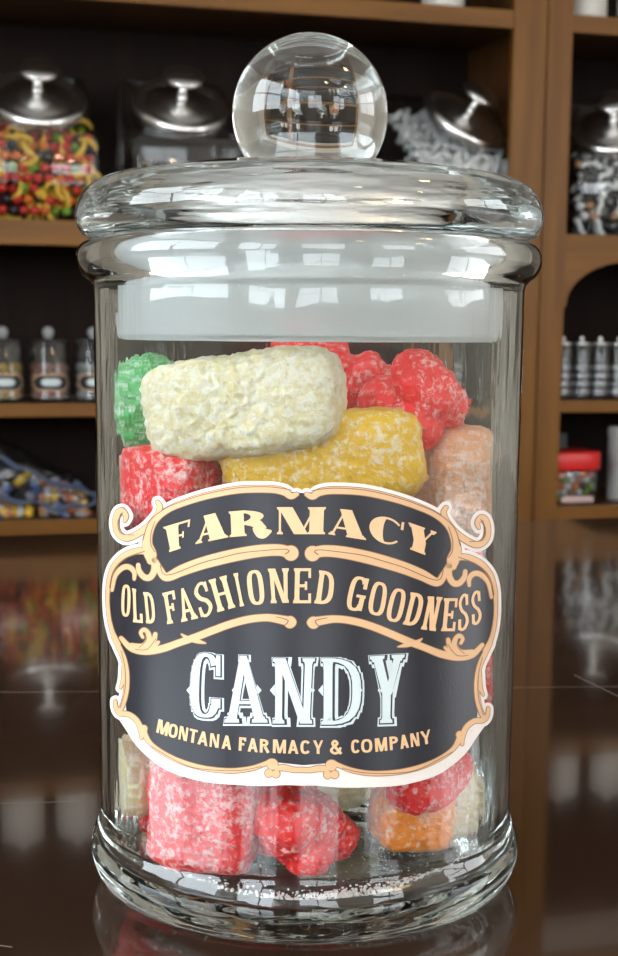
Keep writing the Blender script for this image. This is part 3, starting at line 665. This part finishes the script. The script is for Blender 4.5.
# lettering: every glyph is drawn of strokes in a w x h box (y up), then laid into its four corners
def glyph(ch, w_, h, T, t, s, se):
    """T thick stroke, t thin stroke, s serif overhang, se squareness of the round letters -> list of quads"""
    Q = []
    def rect(x0, y0, x1, y1): Q.append(((x0, y0), (x1, y0), (x1, y1), (x0, y1)))
    def bar(x0, y0, x1, y1, k): Q.append(((x0 - k / 2, y0), (x0 + k / 2, y0), (x1 + k / 2, y1), (x1 - k / 2, y1)))
    def path(P, closed=False):
        P = smooth_profile(P, 5)
        E_ = []
        for i, (x, y, k) in enumerate(P):
            a = P[max(0, i - 1)]; b = P[min(len(P) - 1, i + 1)]; dx, dy = b[0] - a[0], b[1] - a[1]; L = math.hypot(dx, dy) or 1
            E_.append(((x - dy / L * k / 2, y + dx / L * k / 2), (x + dy / L * k / 2, y - dx / L * k / 2)))
        for A, B in zip(E_, E_[1:]): Q.append((A[0], B[0], B[1], A[1]))
    def ring(cx, cy, rx, ry, kx, ky, a0, a1, kr=None):
        n = max(4, int(abs(a1 - a0) / 12)); pr = None
        for i in range(n + 1):
            a = R(a0 + (a1 - a0) * i / n); c, sn = math.cos(a), math.sin(a)
            f = (abs(c) ** se + abs(sn) ** se) ** (-1 / se)
            kk = kx if (kr is None or c < 0) else kr
            o_ = (cx + rx * f * c, cy + ry * f * sn); i_ = (cx + (rx - kk) * f * c, cy + (ry - ky) * f * sn)
            if pr: Q.append((pr[0], o_, i_, pr[1]))
            pr = (o_, i_)
    def serif(xc, half, y, up):   # small foot: up=1 at baseline, -1 at cap line
        if s <= 0: return
        y2 = y + up * t; Q.append(((xc - half - s, y), (xc + half + s, y), (xc + half + s * .8, y2), (xc - half - s * .8, y2)))
        y3 = y2 + up * t * 0.9
        Q.append(((xc - half - s * .35, y2), (xc + half + s * .35, y2), (xc + half, y3), (xc - half, y3)))
    def stem(xc, k=None, a=0, b=1):
        k = k or T; rect(xc - k / 2, a * h, xc + k / 2, b * h)
        if a == 0: serif(xc, k / 2, 0, 1)
        if b == 1: serif(xc, k / 2, h, -1)
    L0 = s + T / 2; R0 = w_ - s - T / 2
    thin = t if se < 2.3 else T * (0.9 if s > 0 else 1)
    if se < 2.3 and s > 0 and T > 2.5 * t: thin = t * 1.1
    if ch == 'A':
        ax = w_ * 0.46; x0 = s + thin / 2
        bar(x0, 0, ax, h, thin); bar(R0, 0, ax, h, T); rect(x0 + (ax - x0) * .32, h * .30 - t / 2, R0 - (R0 - ax) * .32, h * .30 + t / 2)
        serif(x0, thin / 2, 0, 1); serif(R0, T / 2, 0, 1); rect(ax - T * .5, h - t * .6, ax + T * .5, h)
    elif ch in 'BPR':
        stem(L0); y0 = h * .45
        ring(L0, (y0 + h) / 2, w_ * (.84 if ch == 'R' else .98) - L0, (h - y0) / 2 , T, t, -90, 90)
        if ch == 'R':
            path([(L0 + T * .4, y0 + t * .5, t), (w_ * .62, y0 + t * .2, T * .7), (w_ * .72, h * .22, T), (w_ * .80, t * .7, T * .9), (w_, t * 1.4, t * .9)] if se < 2.3 and s > 0 else [(w_ * .5, y0, T), (w_ - T * .5, 0, T)])
    elif ch == 'C' or ch == 'G':
        ring(w_ / 2, h / 2, w_ / 2, h / 2, T, t, 38, 322, T if se > 2.3 else t)
        if s > 0: rect(w_ - t * 1.3, h * .66, w_, h * (.98 if se > 2.3 else .95)); 
        if ch == 'G': rect(w_ - T, h * .03, w_, h * .42); rect(w_ * .5, h * .40, w_ + s * .6, h * .40 + t)
        elif s > 0 and se > 2.3: rect(w_ - T, h * .16, w_, h * .30)
    elif ch == 'D':
        stem(L0); ring(L0, h / 2, w_ - L0, h / 2, T, t, -90, 90)
    elif ch == 'E' or ch == 'F':
        stem(L0); rect(L0, h - t, w_, h); rect(w_ - t * .9, h * .72, w_, h)
        rect(L0, h * .5 - t / 2, w_ * .78, h * .5 + t / 2)
        if s > 0: rect(w_ * .78 - t * .8, h * .38, w_ * .78, h * .62)
        if ch == 'E':
            rect(L0, 0, w_, t); rect(w_ - t * .9, 0, w_, h * .28)
    elif ch == 'H':
        stem(L0); stem(R0); rect(L0, h * .5 - t / 2, R0, h * .5 + t / 2)
    elif ch == 'I': stem(w_ / 2)
    elif ch == 'L': stem(L0); rect(L0, 0, w_, t); rect(w_ - t * .9, 0, w_, h * .28)
    elif ch == 'M':
        x0 = s + thin / 2; stem(x0, thin); stem(R0); bar(x0 + thin * .2 + T * .35, h, w_ * .5, 0, T); bar(R0 - T * .1, h, w_ * .5, 0, thin)
    elif ch == 'N':
        k = thin if se < 2.3 and s > 0 else T * .8; x0 = s + k / 2; x1 = w_ - s - k / 2
        stem(x0, k); stem(x1, k); bar(x0 + T * .25, h, x1 - T * .25, 0, T)
    elif ch == 'O': ring(w_ / 2, h / 2, w_ / 2, h / 2, T, t, 0, 360)
    elif ch == 'S':
        k = T; path([(w_ - t * .5, h * .70, t * .8), (w_ * .80, h * .93, t), (w_ * .45, h - t * .5, t), (k * .5, h * .78, k), (w_ * .3, h * .57, k), (w_ * .72, h * .42, k), (w_ - k * .5, h * .22, k), (w_ * .55, t * .5, t), (w_ * .2, h * .06, t), (t * .5, h * .30, t * .8)])
        if s > 0: rect(w_ - t, h * .68, w_, h * .97); rect(0, h * .03, t, h * .32)
    elif ch == 'T': stem(w_ / 2); rect(0, h - t, w_, h)
    elif ch == 'Y':
        x0 = s + T / 2; k = thin if se < 2.3 and s > 0 else T * .8; x1 = w_ - s - k / 2
        bar(w_ * .5, h * .42, x0, h, T); bar(w_ * .5 + T * .2, h * .42, x1, h, k); rect(w_ * .5 - T / 2, 0, w_ * .5 + T / 2, h * .46)
        serif(w_ * .5, T / 2, 0, 1); serif(x0, T / 2, h, -1); serif(x1, k / 2, h, -1)
    elif ch == '&':
        path([(w_, 0, T), (w_ * .55, h * .42, T), (w_ * .22, h * .75, T), (w_ * .42, h * .96, t), (w_ * .64, h * .76, T), (w_ * .3, h * .5, t), (w_ * .1, h * .24, T), (w_ * .4, h * .04, t), (w_ * .75, h * .15, T), (w_ * .95, h * .48, t)])
    return Q
def letter(ink, ch, TL, TR, BR, BL, T, t, s, se, dx=0, dy=0, grow=0.0):
    w_ = (math.dist(TL, TR) + math.dist(BL, BR)) / 2; h = (math.dist(TL, BL) + math.dist(TR, BR)) / 2
    for q in glyph(ch, w_, h, T, t, s, se):
        pts = []
        cx = sum(p[0] for p in q) / 4; cy_ = sum(p[1] for p in q) / 4
        for (x, y) in q:
            if grow:
                x += grow * (1 if x > cx else -1); y += grow * (1 if y > cy_ else -1)
            p, r = x / w_, y / h
            X = (1 - r) * ((1 - p) * BL[0] + p * BR[0]) + r * ((1 - p) * TL[0] + p * TR[0])
            Y = (1 - r) * ((1 - p) * BL[1] + p * BR[1]) + r * ((1 - p) * TL[1] + p * TR[1])
            pts.append((X + dx, Y + dy))
        ink.quad(*pts)
I1 = Ink(0.00031)
for a_ in [('F', (164, 527), (191, 519), (188, 546), (170, 552)), ('A', (199, 517), (223, 511), (229, 537), (196, 544)), ('R', (229, 511.5), (270, 508), (272, 533.5), (230, 537)),
           ('M', (277, 507), (326, 507), (325, 534), (277, 534)), ('A', (333, 508), (361, 511), (366, 540), (328, 534)), ('C', (370, 513), (404, 521), (400, 548), (368, 539)), ('Y', (408, 522), (436, 532), (430, 557), (404, 547))]:
    wide = {'M': 14, 'R': 13, 'F': 11, 'C': 14, 'A': 14, 'Y': 13}[a_[0]]
    letter(I1, *a_, wide, 2.0, 2.0, 2.0)
I1.build('arched_lettering', M['text_tan'], sticker)
I2 = Ink(0.00031)
row2 = [('O', (123, 584), (132, 585), (131, 617), (122, 616)), ('L', (133, 588), (142, 590), (144, 623), (134, 622)), ('D', (144, 592), (154, 592), (157, 624), (147, 623)),
        ('F', (163, 593), (175, 590), (180, 622), (168, 624)), ('A', (178, 590), (189, 586), (199, 618), (182, 622)), ('S', (193, 586), (206, 580), (215, 613), (202, 618)),
        ('H', (209, 580), (227, 575), (236, 607), (218, 612)), ('I', (231, 574), (241, 572), (247, 605), (238, 607)), ('O', (246, 571), (262, 569), (266, 604), (250, 605)),
        ('N', (268, 568.5), (289, 568), (289, 602.5), (271, 603)), ('E', (294, 568), (311, 568), (311, 603), (293, 603)), ('D', (319, 570), (335, 572), (332, 605), (314, 603)),
        ('G', (352, 575), (369, 578), (361, 612), (344.5, 609)), ('O', (373, 580), (388, 584), (383, 617), (366, 613)), ('O', (392, 587), (407, 590), (400, 623), (384, 620)),
        ('D', (410, 592), (425, 594), (417, 627), (402, 624)), ('N', (427, 596), (442, 597), (435, 631), (420, 629)), ('E', (443, 598), (457, 598), (454, 631), (440, 631)),
        ('S', (458, 595), (467, 593), (468, 629), (457, 631)), ('S', (470, 592), (479, 590), (481, 623), (471, 625))]
for a_ in row2:
    w_ = abs(a_[2][0] - a_[1][0]); letter(I2, *a_, max(3.0, min(4.8, w_ * .30)), 2.9, 1.3 if w_ > 10 else 0.8, 3.0)
I2.build('wavy_lettering', M['text_tan'], sticker)
cand = [('C', (193, 652), (221, 654), (221, 718), (190, 716)), ('A', (229, 655), (261, 656), (268, 722), (225, 722)), ('N', (273, 658), (315, 658), (312, 723), (273, 723)),
        ('D', (321, 658), (361, 658), (360, 724), (321, 724)), ('Y', (369, 656), (404, 654), (400, 722), (371, 723))]
I3, I4, I5 = Ink(0.00029), Ink(0.00036), Ink(0.00043)
for a_ in cand:
    letter(I3, *a_, 10, 4.5, 3.5, 2.8, dx=1.2, dy=1.2, grow=2.3)
    letter(I4, *a_, 9, 3.6, 3.0, 2.8, dx=0.5, dy=0.4, grow=1.15)
    letter(I5, *a_, 8.5, 3.2, 2.6, 2.8, dx=0, dy=0, grow=0.1)
    # the little spur half way up each stem
    xs = {'C': [(191, -1)], 'A': [(236, -1), (258, 1)], 'N': [(274, -1), (311, 1)], 'D': [(322, -1), (360, 1)], 'Y': [(381, -1), (391, 1)]}[a_[0]]
    for x, sg in xs:
        I3.quad((x - sg, 684), (x + sg * 3.6, 689.5), (x + sg * 3.6, 690.5), (x - sg, 696)); I5.quad((x - sg, 686.5), (x + sg * 2, 689.5), (x + sg * 2, 690), (x - sg, 693))
I3.build('large_lettering_edge', M['sticker_pale'], sticker); I4.build('large_lettering_outline', M['sticker_black'], sticker); I5.build('large_lettering', M['sticker_pale'], sticker)
I6 = Ink(0.00031)
def bl(x): 
    pts = [(157, 732), (168, 736), (187, 741), (208, 746), (231, 749.5), (258, 752), (300, 753.6), (341, 753.5), (372, 752), (398, 749), (419, 745.5), (431, 742.5)]
    for (xa, ya), (xb, yb) in zip(pts, pts[1:]):
        if x <= xb: return ya + (yb - ya) * (x - xa) / (xb - xa)
    return pts[-1][1]
row3 = [('M', 157, 168), ('O', 168.5, 177.5), ('N', 179, 187.5), ('T', 189, 197), ('A', 198, 208), ('N', 210, 219), ('A', 222, 231.5), ('F', 239, 246), ('A', 248, 258), ('R', 260, 270), ('M', 273, 286), ('A', 288, 298.5),
        ('C', 300.5, 310.5), ('Y', 313, 323), ('&', 330, 341), ('C', 351, 360), ('O', 361, 372), ('M', 375, 387), ('P', 389.5, 398), ('A', 400, 408.5), ('N', 410.5, 419), ('Y', 421, 431)]
for ch, x0, x1 in row3:
    y0, y1 = bl(x0), bl(x1); ln_ = (y1 - y0) / (x1 - x0) * -14
    letter(I6, ch, (x0 - ln_ * .5, y0 - 13.5), (x1 - ln_ * .5, y1 - 13.5), (x1, y1), (x0, y0), 2.8, 2.3, 0, 2.6)
I6.build('small_lettering', M['text_tan'], sticker)

# ------------------------------------------------------------------ sugared jelly candy inside
RI = 0.0506
M['c_white'] = candy_mat('jelly_cream', (0.72, 0.61, 0.34), 0.52)
M['c_green'] = candy_mat('jelly_green', (0.06, 0.42, 0.10), 0.40)
M['c_red'] = candy_mat('jelly_red', (0.85, 0.012, 0.014), 0.20)
M['c_pink'] = candy_mat('jelly_rose', (0.85, 0.03, 0.035), 0.34)
M['c_yel'] = candy_mat('jelly_yellow', (0.80, 0.46, 0.012), 0.26)
M['c_org'] = candy_mat('jelly_orange', (0.90, 0.27, 0.02), 0.22)
M['c_peach'] = candy_mat('jelly_peach', (0.80, 0.40, 0.22), 0.42)
def at(u, v, y):
    """world point at depth y seen in direction (u, v) of the photograph"""
    d = view_ray(u, v)
    k = (y + CAMD) / d.y; return Vector((d.x * k, y, CAMH + d.z * k))
def jelly(label, mat, loc, size, rot=(0, 0, 0), n=4.0, lobes=None, group='sugared jelly candy in the big jar', seed=0, amp=1.0):
    bm = bmesh.new(); bmesh.ops.create_icosphere(bm, subdivisions=6, radius=1.0)
    Rm = Euler(rot).to_matrix(); a, b, c = [q / 2 for q in size]; sd = Vector((seed * 3.1, seed * 1.7, seed * 2.3))
    rnd = random.Random(seed)
    L = []
    if lobes:
        for k in range(lobes):
            d = Vector((rnd.uniform(-1, 1), rnd.uniform(-1, 1), rnd.uniform(-1, 1))).normalized()
            L.append((Vector((d.x * a * .58, d.y * b * .5, d.z * c * .58)), min(a, b, c) * rnd.uniform(.50, .68)))
        L.append((Vector((0, 0, 0)), min(a, b, c) * .72))
    for v in bm.verts:
        d = v.co.normalized()
        if L:
            r = 0.0; acc = 0.0
            for cc, s in L:
                q = d.dot(cc); ds = q * q - cc.length_squared + s * s
                if ds > 0: acc += (q + math.sqrt(ds)) ** 14 if q + math.sqrt(ds) > 0 else 0
            r = acc ** (1 / 14)
        else:
            r = (abs(d.x / a) ** n + abs(d.y / b) ** n + abs(d.z / c) ** n) ** (-1 / n)
        p = d * r
        r2 = 0.0011 * noise.noise(p * 110 + sd) + amp * (0.00055 * noise.noise(p * 520 + sd) + 0.00035 * max(0, noise.noise(p * 1100 + sd)))
        p = Rm @ (p + d * r2)
        wpt = p + loc; h = math.hypot(wpt.x, wpt.y)
        if h > RI: wpt.x *= RI / h; wpt.y *= RI / h
        if wpt.z < 0.0076: wpt.z = 0.0076
        v.co = wpt - loc
    o = mesh_obj('jelly_candy', bm, M[mat]); o.location = loc + Vector((JX, 0, 0)); return tag(o, label, 'candy', group)
J = jelly
J('cream white sugared jelly log, topmost at the front of the big jar', 'c_white', at(246, 404, -.031), (.0480, .020, .0245), (0, R(-8), R(-14)), 4.5, seed=1, amp=1.5)
J('green sugared jelly left behind the cream log', 'c_green', at(151, 400, -.006), (.0180, .020, .0245), (0, 0, R(10)), 2.7, seed=2)
J('lumpy red sugared jelly at the upper right of the pile', 'c_red', at(414, 402, -.018), (.0265, .022, .0275), (0, R(25), 0), lobes=9, seed=3)
J('red sugared jelly wedged behind the cream and yellow logs', 'c_red', at(355, 386, -.002), (.021, .018, .024), (0, R(-10), 0), lobes=7, seed=4)
J('yellow sugared jelly log lying just above the sticker', 'c_yel', at(322, 464, -.0275), (.0500, .019, .0245), (0, R(-10), R(-5)), 4.2, seed=5)
J('red sugared jelly below the green one, left above the sticker', 'c_pink', at(166, 494, -.026), (.0245, .020, .0235), (0, R(3), R(-20)), 4.5, seed=6)
J('peach sugared jelly at the right beside the yellow log', 'c_peach', at(456, 484, -.014), (.0205, .022, .0310), (0, R(4), R(15)), 3.2, seed=7)
J('red sugared jelly poking up under the lid stopper', 'c_red', at(312, 352, .016), (.022, .020, .020), (0, 0, 0), lobes=6, seed=8)
# heart of the pile, behind the sticker
mid = [('c_peach', -.020, .014, .112, (.034, .022, .022), 'peach sugared jelly at the back under the top layer'), ('c_red', .024, .020, .108, (.028, .022, .024), 'red sugared jelly at the back right below the top layer'),
       ('c_yel', -.022, .026, .088, (.036, .018, .020), 'yellow sugared jelly at the back left, mid height'), ('c_red', .036, .004, .082, (.022, .026, .026), 'red sugared jelly against the right wall, mid height'),
       ('c_green', -.034, -.010, .078, (.020, .028, .024), 'green sugared jelly against the left wall beside the sticker'), ('c_white', .012, .028, .080, (.034, .020, .022), 'cream sugared jelly at the back, mid height'),
       ('c_org', .006, -.030, .083, (.040, .018, .022), 'orange sugared jelly hidden behind the middle of the sticker'), ('c_peach', -.004, 0.0, .066, (.036, .026, .020), 'peach sugared jelly in the centre of the pile'),
       ('c_pink', .034, -.014, .058, (.026, .024, .022), 'rose sugared jelly behind the right half of the sticker'), ('c_pink', -.030, -.020, .055, (.028, .022, .022), 'rose sugared jelly behind the lower left of the sticker'),
       ('c_yel', .030, .022, .056, (.028, .020, .022), 'yellow sugared jelly against the back right wall'), ('c_red', -.028, .020, .056, (.028, .024, .022), 'red sugared jelly against the back left wall'),
       ('c_white', .002, -.034, .058, (.030, .018, .020), 'cream sugared jelly hidden behind the word candy')]
for i, (mk, x, y, z, sz, lb) in enumerate(mid): J(lb, mk, Vector((x, y, z)), sz, (0, R(8 * ((i % 3) - 1)), R(20 * ((i % 4) - 1.5))), 3.8, seed=20 + i)
J('cream sugared jelly low against the left wall below the sticker', 'c_white', at(140, 772, -.014), (.0165, .022, .0200), (0, R(20), R(-10)), 3.0, seed=40)
J('rose sugared jelly low at the far left behind the cream one', 'c_pink', at(165, 795, .006), (.022, .018, .018), (0, 0, 0), 3.4, seed=41)
J('large rose sugared jelly standing at the lower left under the sticker', 'c_pink', at(208, 812, -.031), (.0268, .021, .0310), (0, R(4), R(-8)), 5, seed=42)
J('deep red sugared jelly between the two large lower ones', 'c_red', at(262, 800, -.010), (.026, .020, .026), (0, R(20), 0), 3.2, seed=43, amp=.5)
J('lumpy red sugared jelly at the bottom centre under the sticker', 'c_red', at(311, 822, -.031), (.0345, .024, .0330), (0, R(-30), 0), lobes=10, seed=44)
J('orange sugared jelly at the lower right under the sticker', 'c_org', at(410, 812, -.022), (.0195, .020, .0175), (0, R(8), R(12)), 3.6, seed=45)
J('red sugared jelly resting above the orange one at the lower right', 'c_red', at(422, 771, -.031), (.0215, .018, .0155), (0, R(-25), R(15)), 3.4, seed=46)
J('pale sugared jelly low against the right wall beside the orange one', 'c_white', at(452, 795, -.006), (.0160, .022, .0200), (0, R(5), 0), 3.2, seed=47)
J('cream sugared jelly lying at the back on the jar floor', 'c_white', Vector((.005, .022, .022)), (.036, .020, .020), (0, 0, R(30)), 3.6, seed=48)
J('peach sugared jelly standing at the back left of the jar floor', 'c_peach', Vector((-.030, .026, .026)), (.020, .020, .026), (0, 0, R(30)), 3.6, seed=49)

# loose sugar on the jar floor
bm = bmesh.new()
for k in range(900):
    if k < 500:
        t = R(random.gauss(-72, 22)); rr = random.gauss(0.0475, 0.0014)
    else:
        t = random.uniform(0, 2 * PI); rr = 0.049 * math.sqrt(random.random())
    rr = min(rr, 0.0490); s = random.uniform(0.00018, 0.0005) * (1.0 if k < 500 else .6)
    z = 0.0066 + max(0, rr - 0.035) * 0.07 + (0.0004 if k < 500 else .0001) + max(0, rr - .047) * .4
    b = bmesh.new(); bmesh.ops.create_icosphere(b, subdivisions=1, radius=s)
    merge(bm, b, Matrix.Translation((rr * math.cos(t) + JX, rr * math.sin(t), z + s)) @ Euler((random.random() * 3, random.random() * 3, 0)).to_matrix().to_4x4())
o = mesh_obj('loose_sugar', bm, M['sugar'], None, False); tag(o, 'white sugar grains spilled over the floor inside the big jar', 'sugar', None, 'stuff')
